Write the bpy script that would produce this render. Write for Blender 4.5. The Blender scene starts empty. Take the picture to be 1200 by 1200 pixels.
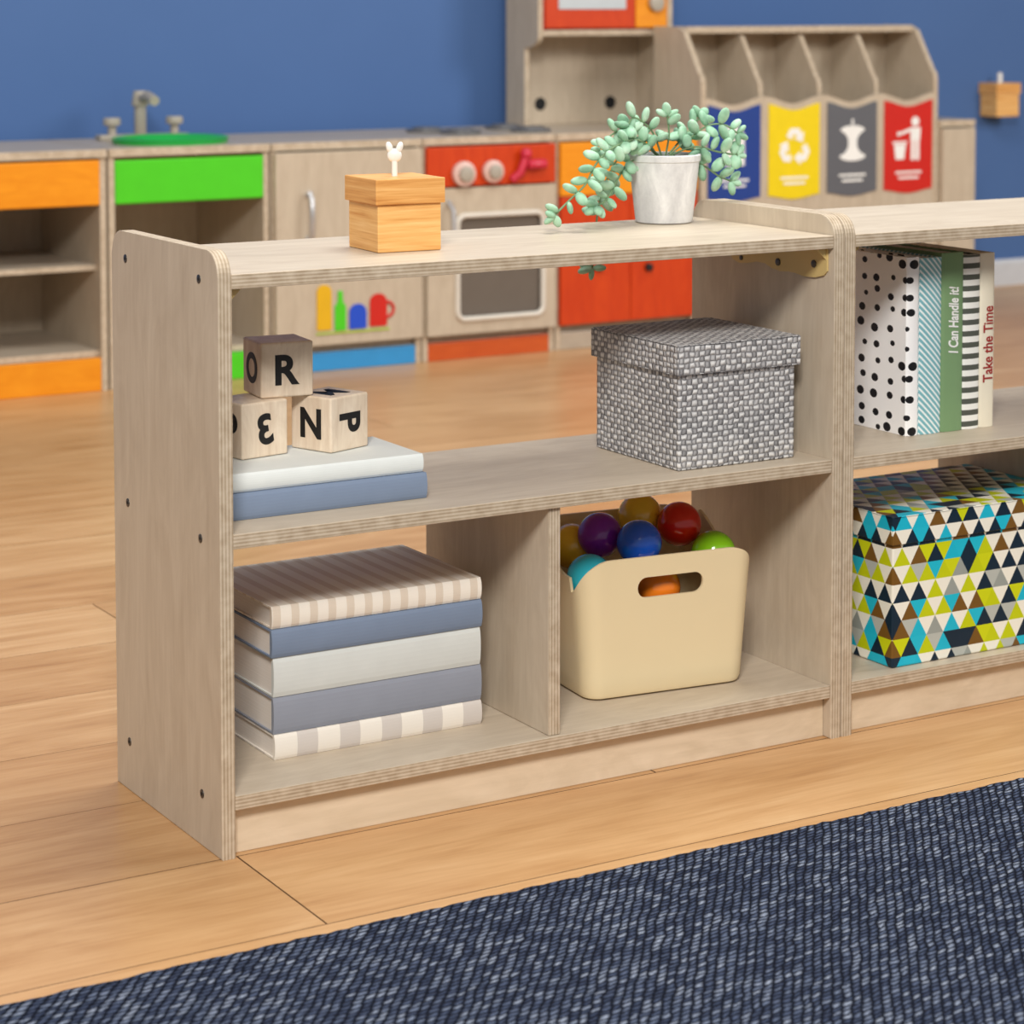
import bpy, bmesh, math, random
from math import sin, cos, pi, radians as R
from mathutils import Vector, Matrix, Euler
random.seed(7)
COL = bpy.context.scene.collection
# ------------------------------------------------------------------ camera model
CX, CY, CZ, YAW, PIT, F, PX, PY = -0.93984, -2.15996, 0.8599, 0.53961, 0.0631, 2803.06, 617.17, 173.86
CAM = Vector((CX, CY, CZ))
FW = Vector((sin(YAW)*cos(PIT), cos(YAW)*cos(PIT), -sin(PIT)))
RT = Vector((cos(YAW), -sin(YAW), 0)); UP = RT.cross(FW)
def at(u, v, ax, val):
    d = FW + RT*(u-PX)/F - UP*(v-PY)/F
    return CAM + d*((val-CAM[ax])/d[ax])
def along(P, e, u):
    d = P-CAM; k = (u-PX)/F
    return (k*d.dot(FW)-d.dot(RT))/(e.dot(RT)-k*e.dot(FW))
def hfor(P, v):
    d = P-CAM; k = (PY-v)/F
    return (k*d.dot(FW)-d.dot(UP))/(UP.z-k*FW.z)
# ------------------------------------------------------------------ materials
def lin(c):
    c = c/255
    return c/12.92 if c <= .04045 else ((c+.055)/1.055)**2.4
def rgb(r, g, b): return (lin(r), lin(g), lin(b), 1)
class NT:
    def __init__(s, name, rough=.5, spec=.5):
        s.m = bpy.data.materials.new(name); s.m.use_nodes = True
        s.t = s.m.node_tree; s.b = s.t.nodes['Principled BSDF']
        s.b.inputs['Roughness'].default_value = rough
        s.b.inputs['Specular IOR Level'].default_value = spec
    def n(s, typ, **k):
        x = s.t.nodes.new(typ)
        for a, v in k.items(): setattr(x, a, v)
        return x
    def l(s, a, b): s.t.links.new(a, b)
    def inp(s, sock, v):
        if isinstance(v, (int, float, tuple)): sock.default_value = v
        else: s.l(v, sock)
    def math(s, op, a, b=0, c=0):
        x = s.n('ShaderNodeMath', operation=op)
        for i, v in enumerate((a, b, c)): s.inp(x.inputs[i], v)
        return x.outputs[0]
    def mix(s, f, a, b, mode='MIX'):
        x = s.n('ShaderNodeMix', data_type='RGBA', blend_type=mode)
        s.inp(x.inputs[0], f); s.inp(x.inputs[6], a); s.inp(x.inputs[7], b)
        return x.outputs[2]
    def ramp(s, f, stops, interp='LINEAR'):
        x = s.n('ShaderNodeValToRGB'); cr = x.color_ramp; cr.interpolation = interp
        while len(cr.elements) < len(stops): cr.elements.new(.5)
        for e, (p, c) in zip(cr.elements, stops): e.position = p; e.color = c
        s.inp(x.inputs[0], f); return x.outputs[0]
    def coord(s, which='Object', scale=(1, 1, 1), rot=(0, 0, 0), rnd=False):
        tc = s.n('ShaderNodeTexCoord'); mp = s.n('ShaderNodeMapping')
        mp.inputs['Scale'].default_value = scale; mp.inputs['Rotation'].default_value = rot
        s.l(tc.outputs[which], mp.inputs[0])
        if rnd:
            oi = s.n('ShaderNodeObjectInfo')
            s.l(s.math('MULTIPLY', oi.outputs['Random'], 37.0), mp.inputs['Location'])
        return mp.outputs[0]
    def noise(s, vec, scale, detail=4, rough=.5, dist=0):
        x = s.n('ShaderNodeTexNoise'); s.l(vec, x.inputs['Vector'])
        x.inputs['Scale'].default_value = scale; x.inputs['Detail'].default_value = detail
        x.inputs['Roughness'].default_value = rough; x.inputs['Distortion'].default_value = dist
        return x.outputs['Fac']
    def bump(s, h, strength=.3, dist=.001):
        x = s.n('ShaderNodeBump'); x.inputs['Strength'].default_value = strength
        x.inputs['Distance'].default_value = dist
        s.l(h, x.inputs['Height']); s.l(x.outputs[0], s.b.inputs['Normal'])
    def col(s, c): s.inp(s.b.inputs['Base Color'], c); return s.m
    def uv(s):
        tc = s.n('ShaderNodeTexCoord'); sp = s.n('ShaderNodeSeparateXYZ'); s.l(tc.outputs['UV'], sp.inputs[0])
        return sp.outputs[0], sp.outputs[1], tc.outputs['UV']
    def white(s, x, y, z=0):
        cb = s.n('ShaderNodeCombineXYZ'); s.inp(cb.inputs[0], x); s.inp(cb.inputs[1], y); s.inp(cb.inputs[2], z)
        wn = s.n('ShaderNodeTexWhiteNoise', noise_dimensions='3D'); s.l(cb.outputs[0], wn.inputs['Vector']); return wn.outputs['Value']

def plain(name, c, rough=.5, spec=.5, metal=0, vary=.06):
    m = NT(name, rough, spec); m.b.inputs['Metallic'].default_value = metal
    f = m.noise(m.coord(), 30, 3)
    dk = tuple(x*(1-vary*2) for x in c[:3])+(1,)
    m.col(m.mix(f, dk, c)); return m.m
def wood(name, axis, c1, c2, rough=.45, sc=1.0, flame=.5, spec=.35):
    m = NT(name, rough, spec)
    s1 = [38*sc]*3; s1[axis] = 3.0*sc
    s2 = [260*sc]*3; s2[axis] = 14*sc
    s3 = [12*sc]*3; s3[axis] = 4.0*sc
    a = m.noise(m.coord(scale=tuple(s1), rnd=True), 1, 4, .55, 1.2)
    b = m.noise(m.coord(scale=tuple(s2), rnd=True), 1, 3, .6)
    c = m.noise(m.coord(scale=tuple(s3), rnd=True), 1.3, 4, .6, 3.0)
    f = m.math('ADD', m.math('MULTIPLY', a, .32), m.math('ADD', m.math('MULTIPLY', b, .22), m.math('MULTIPLY', c, flame*.85)))
    mid = tuple((x+y)/2 for x, y in zip(c1, c2))
    m.col(m.ramp(f, [(.25, c1), (.5, mid), (.75, c2)]))
    m.bump(b, .05, .0005); return m.m
BD, BL = rgb(180, 164, 143), rgb(213, 200, 180)
W_X = wood('birch_grain_along', 0, BD, BL); W_Z = wood('birch_grain_up', 2, BD, BL)
W_K = wood('kick_birch', 0, rgb(200, 180, 150), rgb(232, 214, 188), flame=.7)
def ply(name, axis, t):
    m = NT(name, .55, .3)
    tc = m.n('ShaderNodeTexCoord'); sp = m.n('ShaderNodeSeparateXYZ'); m.l(tc.outputs['Object'], sp.inputs[0])
    s = m.math('SINE', m.math('MULTIPLY', sp.outputs[axis], 2*pi*4.0/t))
    n = m.noise(m.coord(scale=(40, 40, 40)), 2, 3)
    f = m.math('ADD', m.math('MULTIPLY', s, .26), m.math('MULTIPLY', n, .95))
    m.col(m.ramp(f, [(.1, rgb(160, 141, 117)), (.5, rgb(189, 172, 149)), (.9, rgb(210, 196, 175))])); return m.m
TH = .01485
P_X = ply('plywood_edge_upright', 0, TH); P_Z = ply('plywood_edge_flat', 2, TH)
KW_Z = wood('kitchen_birch', 2, rgb(172, 156, 135), rgb(203, 189, 168), rough=.4)
KW_X = wood('kitchen_birch_top', 0, rgb(160, 146, 129), rgb(194, 181, 162), rough=.35)
def amber(name, c0, c1, c2):
    m = NT(name, .45, .35)
    a = m.noise(m.coord(scale=(7, 7, 130), rot=(.03, .04, 0)), 1, 4, .6, .8); n = m.noise(m.coord(scale=(14, 14, 420), rot=(.03, .04, 0)), 1, 3)
    f = m.math('ADD', m.math('MULTIPLY', a, .65), m.math('MULTIPLY', n, .35))
    m.col(m.ramp(f, [(.32, c0), (.5, c1), (.66, c2)])); return m.m
OAK = amber('honey_wood', rgb(208, 144, 74), rgb(232, 178, 108), rgb(244, 200, 136))
OAKD = amber('honey_wood_deep', rgb(198, 132, 66), rgb(222, 162, 92), rgb(236, 184, 116))
BLK = wood('block_wood', 2, rgb(196, 170, 142), rgb(240, 224, 202), sc=1.4, flame=.8)
BLACK = plain('black_print', rgb(14, 14, 16), .6)
SCREW = plain('dark_steel', rgb(84, 82, 80), .35, .5, .7)
BRASS = plain('brass_beige_plate', rgb(216, 190, 126), .4, .5, .05)
WHITE = plain('white_plastic', rgb(244, 244, 240), .35)
GREEN = plain('green_paint', rgb(76, 205, 30), .35); GREEND = plain('green_sink', rgb(30, 168, 66), .3)
ORANGE = wood('orange_stained_wood', 0, rgb(218, 126, 12), rgb(242, 160, 36), rough=.35)
REDO = wood('red_orange_stained_wood', 2, rgb(178, 44, 12), rgb(214, 76, 24), rough=.35)
ORB = wood('burnt_orange_strip', 0, rgb(180, 72, 26), rgb(208, 98, 44), rough=.35)
RED = plain('red_paint', rgb(204, 32, 22), .35); BLUEP = plain('blue_paint', rgb(50, 146, 208), .35)
YEL = plain('yellow_paint', rgb(238, 210, 0), .4); GREY = plain('grey_paint', rgb(96, 98, 104), .4)
NAVY = plain('navy_paint', rgb(22, 60, 140), .4); PINKK = plain('pale_pink_knob', rgb(226, 190, 178), .35)
ROSE = plain('rose_handle', rgb(206, 44, 70), .3)
GLASS = plain('dark_oven_glass', rgb(104, 96, 88), .15); GLASSL = plain('pale_glass', rgb(196, 204, 208), .15)
CHROME = plain('brushed_chrome', rgb(200, 200, 202), .3, .5, .6)
TAUPE = plain('taupe_faucet', rgb(172, 164, 150), .4); DARKG = plain('burner_grey', rgb(104, 104, 106), .4)
HOLE = plain('black_hole', rgb(14, 14, 16), .8)

def floor_mat():
    m = NT('maple_plank', .34, .45)
    at_ = m.n('ShaderNodeAttribute', attribute_name='plank')
    tc = m.n('ShaderNodeTexCoord')
    off = m.n('ShaderNodeVectorMath', operation='MULTIPLY_ADD')
    m.l(at_.outputs['Vector'], off.inputs[0]); off.inputs[1].default_value = (31, 17, 11)
    m.l(tc.outputs['Object'], off.inputs[2])
    def mp(sc):
        x = m.n('ShaderNodeMapping'); x.inputs['Scale'].default_value = sc; m.l(off.outputs[0], x.inputs[0]); return x.outputs[0]
    a = m.noise(mp((1.5, 8, 4)), 1.3, 6, .62, 2.4)
    b = m.noise(mp((7, 190, 40)), 1, 4, .65, .4)
    c = m.noise(mp((.8, 3, 2)), 1.5, 2, .5, .8)
    d = m.noise(mp((2.5, 40, 9)), 1, 5, .6, 1.0)
    f = m.math('ADD', m.math('ADD', m.math('MULTIPLY', a, .44), m.math('MULTIPLY', d, .22)), m.math('ADD', m.math('MULTIPLY', b, .20), m.math('MULTIPLY', c, .14)))
    base = m.ramp(f, [(.30, rgb(162, 118, 76)), (.44, rgb(192, 149, 102)), (.56, rgb(208, 168, 122)), (.72, rgb(222, 189, 146))])
    sp = m.n('ShaderNodeSeparateXYZ'); m.l(at_.outputs['Vector'], sp.inputs[0])
    tint = m.ramp(sp.outputs[0], [(0, rgb(236, 228, 218)), (.5, rgb(247, 241, 234)), (1, (1, 1, 1, 1))])
    v = m.n('ShaderNodeTexVoronoi'); m.l(mp((2.4, 8, 3)), v.inputs['Vector']); v.inputs['Scale'].default_value = 1.0
    knot = m.ramp(v.outputs['Distance'], [(0, (1, 1, 1, 1)), (.045, (.6, .6, .6, 1)), (.12, (0, 0, 0, 1))])
    c1 = m.mix(1.0, base, tint, 'MULTIPLY')
    m.col(m.mix(m.math('MULTIPLY', knot, .5), c1, rgb(132, 88, 54)))
    m.bump(b, .05, .0006); return m.m
FLOOR = floor_mat()
SEAM = plain('plank_seam', rgb(150, 106, 70), .8); SEAMD = plain('plank_seam_dark', rgb(104, 68, 42), .8)
def wall_mat():
    m = NT('blue_wall_paint', .75, .25)
    n = m.noise(m.coord(), 3, 3); m.col(m.mix(n, rgb(72, 102, 152), rgb(78, 110, 161)))
    m.bump(m.noise(m.coord(), 300, 2), .1, .0005); return m.m
WALL = wall_mat(); BASEB = plain('baseboard_paint', rgb(206, 208, 212), .5)
def rug_mat():
    m = NT('woven_denim_rug', .95, .1)
    wob = m.noise(m.coord(), 70, 3, .6); wob2 = m.noise(m.coord(rot=(1, 1, 2)), 40, 3, .6)
    sp = m.n('ShaderNodeSeparateXYZ'); m.l(m.coord(rot=(0, 0, R(-52))), sp.inputs[0])
    X = m.math('ADD', sp.outputs[0], m.math('MULTIPLY', wob, .008)); Y = m.math('ADD', sp.outputs[1], m.math('MULTIPLY', wob2, .008))
    sv = m.math('MULTIPLY', m.math('ADD', Y, 5), 1/.0084); r = m.math('FLOOR', sv); fv = m.math('SUBTRACT', sv, r)
    su = m.math('ADD', m.math('MULTIPLY', m.math('ADD', X, 5), 1/.0088), m.math('ADD', m.math('MULTIPLY', fv, .9), m.math('MULTIPLY', m.math('MODULO', m.math('ADD', r, 4000), 2), .5)))
    cu = m.math('FLOOR', su); fu = m.math('SUBTRACT', su, cu)
    pu = m.math('POWER', m.math('SINE', m.math('MULTIPLY', fu, pi)), .7); pv = m.math('POWER', m.math('SINE', m.math('MULTIPLY', fv, pi)), .85)
    h = m.math('MULTIPLY', pu, pv)
    w = m.white(cu, r, 1)
    thr = m.noise(m.coord(), 600, 2, .6)
    cellc = m.ramp(m.math('ADD', m.math('MULTIPLY', w, .55), m.math('MULTIPLY', thr, .5)), [(.2, rgb(48, 57, 80)), (.48, rgb(78, 89, 114)), (.68, rgb(110, 121, 144)), (.88, rgb(162, 171, 188))])
    c = m.mix(m.ramp(h, [(.15, (0, 0, 0, 1)), (.75, (1, 1, 1, 1))]), rgb(20, 25, 40), cellc)
    m.col(c); m.bump(h, 1.0, .006); return m.m
RUG = rug_mat()
def weave_mat():
    m = NT('grey_basket_weave', .9, .15); u, v, uv = m.uv(); c = 1/.0072
    nz = m.noise(m.coord(), 80, 2); nz2 = m.noise(m.coord(rot=(1, 2, 0)), 70, 2)
    su = m.math('ADD', m.math('MULTIPLY', u, c), m.math('MULTIPLY', nz, .9)); sv = m.math('ADD', m.math('MULTIPLY', v, c*1.15), m.math('MULTIPLY', nz2, .9))
    iu, iv = m.math('FLOOR', su), m.math('FLOOR', sv)
    fu, fv = m.math('FRACT', su), m.math('FRACT', sv)
    par = m.math('MODULO', m.math('ADD', m.math('ADD', iu, iv), 1000), 2)
    par = m.math('GREATER_THAN', par, .5)
    pu, pv = m.math('SINE', m.math('MULTIPLY', fu, pi)), m.math('SINE', m.math('MULTIPLY', fv, pi))
    a1 = m.math('MULTIPLY', pv, m.math('POWER', pu, .25)); a2 = m.math('MULTIPLY', pu, m.math('POWER', pv, .25))
    h = m.math('ADD', m.math('MULTIPLY', par, a1), m.math('MULTIPLY', m.math('SUBTRACT', 1, par), a2))
    w = m.white(iu, iv, 2); fib = m.noise(m.coord(), 700, 2)
    tone = m.math('ADD', m.math('MULTIPLY', par, .34), m.math('ADD', m.math('MULTIPLY', w, .20), m.math('ADD', m.math('MULTIPLY', fib, .2), .38)))
    hh = m.math('MULTIPLY', m.math('ADD', m.math('MULTIPLY', h, .5), .5), tone)
    m.col(m.ramp(hh, [(.2, rgb(92, 92, 95)), (.42, rgb(134, 133, 135)), (.62, rgb(188, 187, 188)), (.92, rgb(228, 227, 225))]))
    m.bump(h, .7, .0022); return m.m
WEAVE = weave_mat()
def tri_mat():
    m = NT('triangle_print', .4, .4); u, v, uv = m.uv()
    sv = m.math('MULTIPLY', m.math('ADD', v, 1.0), 1/.0220); r = m.math('FLOOR', sv); fv = m.math('SUBTRACT', sv, r)
    su = m.math('ADD', m.math('MULTIPLY', m.math('ADD', u, 1.0), 1/.0260), m.math('MULTIPLY', m.math('MODULO', r, 2), .5))
    fl = m.math('FLOOR', su); fu = m.math('SUBTRACT', su, fl)
    up = m.math('LESS_THAN', m.math('MULTIPLY', m.math('ABSOLUTE', m.math('SUBTRACT', fu, .5)), 2), m.math('SUBTRACT', 1, fv))
    idx = m.math('ADD', m.math('MULTIPLY', up, fl), m.math('MULTIPLY', m.math('SUBTRACT', 1, up), m.math('ADD', m.math('FLOOR', m.math('ADD', su, .5)), 77.5)))
    val = m.white(idx, r, up)
    UPC = m.ramp(val, [(0, rgb(14, 40, 58)), (.34, rgb(120, 84, 30)), (.56, rgb(198, 208, 10)), (.76, rgb(24, 186, 214)), (.92, rgb(156, 162, 156))], 'CONSTANT')
    DNC = m.ramp(val, [(0, rgb(246, 243, 228)), (.58, rgb(186, 190, 182)), (.69, rgb(208, 216, 16)), (.83, rgb(30, 190, 216)), (.94, rgb(14, 40, 58))], 'CONSTANT')
    m.col(m.mix(up, DNC, UPC)); return m.m
TRI = tri_mat()
def stripes(name, c1, c2, period, duty=.5, axis='u', slant=0, rough=.6):
    m = NT(name, rough, .3); u, v, uv = m.uv()
    a, b = (u, v) if axis == 'u' else (v, u)
    s = m.math('FRACT', m.math('MULTIPLY', m.math('ADD', m.math('ADD', a, 3.0), m.math('MULTIPLY', b, slant)), 1/period))
    m.col(m.mix(m.math('GREATER_THAN', s, duty), c1, c2)); return m.m
def dots_mat():
    m = NT('polka_print', .5, .3); u, v, uv = m.uv()
    mp = m.n('ShaderNodeMapping'); m.l(uv, mp.inputs[0]); mp.inputs['Scale'].default_value = (38, 48, 50)
    vo = m.n('ShaderNodeTexVoronoi'); vo.voronoi_dimensions = '2D'; m.l(mp.outputs[0], vo.inputs['Vector']); vo.inputs['Scale'].default_value = 1; vo.inputs['Randomness'].default_value = .4
    sp = m.n('ShaderNodeSeparateColor'); m.l(vo.outputs['Color'], sp.inputs[0])
    thr = m.math('ADD', m.math('MULTIPLY', sp.outputs[0], .12), .15)
    m.col(m.mix(m.math('LESS_THAN', vo.outputs['Distance'], thr), rgb(250, 250, 250), rgb(22, 22, 26))); return m.m
DOTS = dots_mat()
def pages_mat():
    m = NT('page_edges', .8, .2)
    n = m.noise(m.coord(scale=(3, 3, 900)), 1, 2); m.col(m.mix(n, rgb(218, 210, 200), rgb(246, 240, 232))); return m.m
PAGES = pages_mat()
PAGES_UP = plain('page_edges_upright', rgb(240, 236, 230), .8)
def pot_mat():
    m = NT('whitewashed_concrete', .65, .3)
    n = m.noise(m.coord(scale=(22, 22, 11)), 1.6, 4, .6, .5); n2 = m.noise(m.coord(), 260, 3, .7)
    m.col(m.ramp(m.math('ADD', m.math('MULTIPLY', n, .85), m.math('MULTIPLY', n2, .15)), [(.30, rgb(190, 190, 191)), (.5, rgb(216, 216, 216)), (.66, rgb(236, 236, 235))])); m.bump(n2, .12, .001); return m.m
POT = pot_mat(); SOIL = plain('dark_soil', rgb(70, 58, 46), .95, vary=.3)
def leaf_mat():
    m = NT('pale_green_leaf', .55, .3)
    n = m.noise(m.coord(), 45, 2)
    m.col(m.ramp(n, [(.3, rgb(124, 168, 138)), (.5, rgb(158, 200, 170)), (.7, rgb(190, 220, 196))]))
    m.b.inputs['Subsurface Weight'].default_value = .1; m.b.inputs['Subsurface Radius'].default_value = (.003, .005, .003); return m.m
LEAF = leaf_mat(); STEM = plain('stem_green', rgb(120, 150, 110), .6)
CREAM = plain('cream_plastic', rgb(236, 217, 176), .38, .45, vary=.015)

# ------------------------------------------------------------------ mesh helpers
AX = {'x': 0, 'y': 1, 'z': 2}
def bx(bm, lo, hi, bev=0, seg=2):
    lo, hi = Vector(lo), Vector(hi)
    r = bmesh.ops.create_cube(bm, size=1, matrix=Matrix.Translation((lo+hi)/2) @ Matrix.Diagonal((*(hi-lo), 1)))
    if bev:
        es = list({e for v in r['verts'] for e in v.link_edges})
        bmesh.ops.bevel(bm, geom=es, offset=bev, segments=seg, profile=.5, affect='EDGES')
def prism(bm, pts, axis, a, b, bev=0):
    i = AX[axis]; oth = [k for k in range(3) if k != i]
    def mk(h):
        o = []
        for p in pts:
            c = [0, 0, 0]; c[i] = h; c[oth[0]] = p[0]; c[oth[1]] = p[1]; o.append(bm.verts.new(c))
        return o
    A, B = mk(a), mk(b); n = len(pts); fs = [bm.faces.new(A), bm.faces.new(B[::-1])]
    for k in range(n): bm.faces.new((A[k], A[(k+1) % n], B[(k+1) % n], B[k]))
    if bev:
        es = list(set(fs[0].edges) | set(fs[1].edges))
        bmesh.ops.bevel(bm, geom=es, offset=bev, segments=2, profile=.5, affect='EDGES')
def rrect(x0, x1, y0, y1, r, n=6):
    rs = r if isinstance(r, (list, tuple)) else [r]*4; o = []
    for (cx, cy, a0), q in zip(((x0, y0, pi), (x1, y0, 1.5*pi), (x1, y1, 0), (x0, y1, .5*pi)), rs):
        sx = 1 if cx == x0 else -1; sy = 1 if cy == y0 else -1
        if q <= 0: o.append((cx, cy)); continue
        for k in range(n+1):
            a = a0+k/n*pi/2; o.append((cx+sx*q+q*cos(a), cy+sy*q+q*sin(a)))
    return o
def rot_to(axis): return {'z': Matrix(), 'x': Matrix.Rotation(pi/2, 4, 'Y'), 'y': Matrix.Rotation(-pi/2, 4, 'X')}[axis]
def cyl(bm, c, r, h, axis='z', r2=None, seg=28, bev=0):
    x = bmesh.ops.create_cone(bm, cap_ends=True, segments=seg, radius1=r, radius2=r if r2 is None else r2, depth=h, matrix=Matrix.Translation(c) @ rot_to(axis))
    if bev:
        es = [e for e in {e for v in x['verts'] for e in v.link_edges} if any(len(f.verts) > 4 for f in e.link_faces)]
        bmesh.ops.bevel(bm, geom=es, offset=bev, segments=2, profile=.5, affect='EDGES')
def ball(bm, c, r, s=(1, 1, 1), rot=None, u=24, v=16):
    M = Matrix.Translation(c) @ (rot or Matrix()) @ Matrix.Diagonal((*s, 1))
    bmesh.ops.create_uvsphere(bm, u_segments=u, v_segments=v, radius=r, matrix=M)
def tube(bm, pts, r, seg=8, closed=False):
    pts = [Vector(p) for p in pts]; n = len(pts); rings = []
    prev = None
    for k, p in enumerate(pts):
        t = (pts[(k+1) % n]-pts[k-1]) if closed else (pts[min(k+1, n-1)]-pts[max(k-1, 0)])
        t.normalize()
        if prev is None: a = t.orthogonal().normalized()
        else: a = (prev-t*prev.dot(t)).normalized()
        prev = a; b = t.cross(a)
        rings.append([bm.verts.new(p+(a*cos(2*pi*j/seg)+b*sin(2*pi*j/seg))*r) for j in range(seg)])
    for k in range(n if closed else n-1):
        A, B = rings[k], rings[(k+1) % n]
        for j in range(seg): bm.faces.new((A[j], A[(j+1) % seg], B[(j+1) % seg], B[j]))
    if not closed: bm.faces.new(rings[0][::-1]); bm.faces.new(rings[-1])
def lathe(bm, prof, c=(0, 0, 0), seg=40):
    rings = []
    for r, z in prof: rings.append([bm.verts.new((c[0]+r*cos(2*pi*j/seg), c[1]+r*sin(2*pi*j/seg), c[2]+z)) for j in range(seg)])
    for A, B in zip(rings, rings[1:]):
        for j in range(seg): bm.faces.new((A[j], A[(j+1) % seg], B[(j+1) % seg], B[j]))
    bm.faces.new(rings[0][::-1]); bm.faces.new(rings[-1])
def uvbox(me):
    uvl = me.uv_layers.new(name='UVMap')
    for p in me.polygons:
        n = p.normal; k = max(range(3), key=lambda i: abs(n[i]))
        for li in p.loop_indices:
            co = me.vertices[me.loops[li].vertex_index].co
            uvl.data[li].uv = ((co.y, co.z), (co.x, co.z), (co.x, co.y))[k]
def obj(name, bm, mats, parent=None, smooth=False, edge_axis=None):
    bmesh.ops.recalc_face_normals(bm, faces=bm.faces)
    me = bpy.data.meshes.new(name); bm.to_mesh(me); bm.free()
    mats = mats if isinstance(mats, (list, tuple)) else [mats]
    for m in mats: me.materials.append(m)
    if edge_axis is not None:
        for p in me.polygons:
            if abs(p.normal[edge_axis]) < .75: p.material_index = 1
    uvbox(me)
    if smooth:
        me.shade_smooth()
        try: me.set_sharp_from_angle(angle=R(40))
        except Exception: pass
    o = bpy.data.objects.new(name, me); COL.objects.link(o)
    if parent: o.parent = parent
    return o
def tag(o, label, cat, group=None, kind=None):
    o['label'] = label; o['category'] = cat
    if group: o['group'] = group
    if kind: o['kind'] = kind
    return o
def thing(name, label, cat, loc=(0, 0, 0), rz=0, group=None):
    o = bpy.data.objects.new(name, None); o.empty_display_size = .02; COL.objects.link(o)
    o.location = loc; o.rotation_euler = (0, 0, rz); return tag(o, label, cat, group)
def struct(o): o['kind'] = 'structure'; return o
def B(): return bmesh.new()
def box(name, lo, hi, mat, parent, bev=.0012, edge_axis=None):
    b = B(); bx(b, lo, hi, bev); return obj(name, b, mat, parent, edge_axis=edge_axis)
def copy_tree(o, parent=None):
    c = o.copy(); COL.objects.link(c)
    if parent: c.parent = parent
    for ch in list(o.children): copy_tree(ch, c)
    return c
def text(name, s, size, mat, parent, M, ext=.0002, bold=0.0, shear=0.0):
    cu = bpy.data.curves.new('t', 'FONT'); cu.body = s; cu.size = size; cu.align_x = 'CENTER'; cu.align_y = 'CENTER'
    cu.extrude = ext; cu.offset = bold; cu.shear = shear
    t = bpy.data.objects.new('t', cu); COL.objects.link(t)
    dg = bpy.context.evaluated_depsgraph_get(); me = bpy.data.meshes.new_from_object(t.evaluated_get(dg))
    bpy.data.objects.remove(t)
    xs = [v.co.x for v in me.vertices]; ys = [v.co.y for v in me.vertices]
    me.transform(Matrix.Translation((-(min(xs)+max(xs))/2, -(min(ys)+max(ys))/2, 0)))
    me.transform(M); me.materials.clear(); me.materials.append(mat)
    o = bpy.data.objects.new(name, me); COL.objects.link(o); o.parent = parent; return o
FRONT = Matrix.Rotation(pi/2, 4, 'X'); LEFTF = Matrix.Rotation(-pi/2, 4, 'Z') @ FRONT
T3 = Matrix.Translation

# ------------------------------------------------------------------ room
WY = 3.215
y1 = at(140, 1031, 2, 0).y; y2 = at(383, 1083, 2, 0).y; pw = y1-y2
xj = at(330, 1043, 2, 0).x
bm = B(); lay = bm.verts.layers.float_vector.new('plank'); rnd = random.Random(3)
k0 = int((-2.6-y2)/pw)-1; row = k0
while y2+row*pw < WY+.0:
    ya, yb = y2+row*pw, y2+(row+1)*pw
    L = 1.9; x = -3.2-rnd.random()*L
    if row == 0: x = xj-2*L
    if row == 1: x = at(895, 968, 2, 0).x-3*L
    if row == 5: x = .252-2*L
    while x < 7:
        q = (rnd.random(), rnd.random(), rnd.random()); g = .0008 if row in (0,) else .0004
        gx = .0009
        vs = [bm.verts.new(p) for p in ((x+gx, ya+g, 0), (x+L-gx, ya+g, 0), (x+L-gx, yb-g, 0), (x+gx, yb-g, 0))]
        for v in vs: v[lay] = q
        bm.faces.new(vs); x += L
    row += 1
for ya, yb, mi in ((-3, y2-.06, 1), (y2-.06, y1+.06, 2), (y1+.06, 3.4, 1)):
    vs = [bm.verts.new(p) for p in ((-4.5, ya, -.0010), (8, ya, -.0010), (8, yb, -.0010), (-4.5, yb, -.0010))]
    f = bm.faces.new(vs); f.material_index = mi
struct(obj('floor', bm, [FLOOR, SEAM, SEAMD]))
b = B(); bx(b, (-3, WY, -.002), (7, WY+.06, 2.7)); struct(obj('wall_back', b, WALL))
b = B(); prism(b, [(WY-.014, 0), (WY-.0005, 0), (WY-.0005, .078), (WY-.006, .078), (WY-.014, .068)], 'x', -3, 7); struct(obj('baseboard_back', b, BASEB))
# rug
ry = at(600, 1043.5, 2, .009).y
bm = B(); n = 420; xs = [-1.6+4.2*i/n for i in range(n+1)]
rr = random.Random(5); prof = [(-0.0, .0), (.003, .004), (.000, .008), (-.006, .0098)]
rows = []
wig = [rr.uniform(-.0022, .0022) for _ in xs]
for dy, z in prof: rows.append([bm.verts.new((x, ry+dy+w, z)) for x, w in zip(xs, wig)])
rows.append([bm.verts.new((x, -2.05, .0098)) for x in xs]); rows.append([bm.verts.new((x, -2.05, 0)) for x in xs])
for A, C in zip(rows, rows[1:]):
    for i in range(n): bm.faces.new((A[i], A[i+1], C[i+1], C[i]))
tag(obj('rug', bm, RUG), 'large navy and pale blue woven rug on the wood floor in front of the shelves', 'rug')

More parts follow.
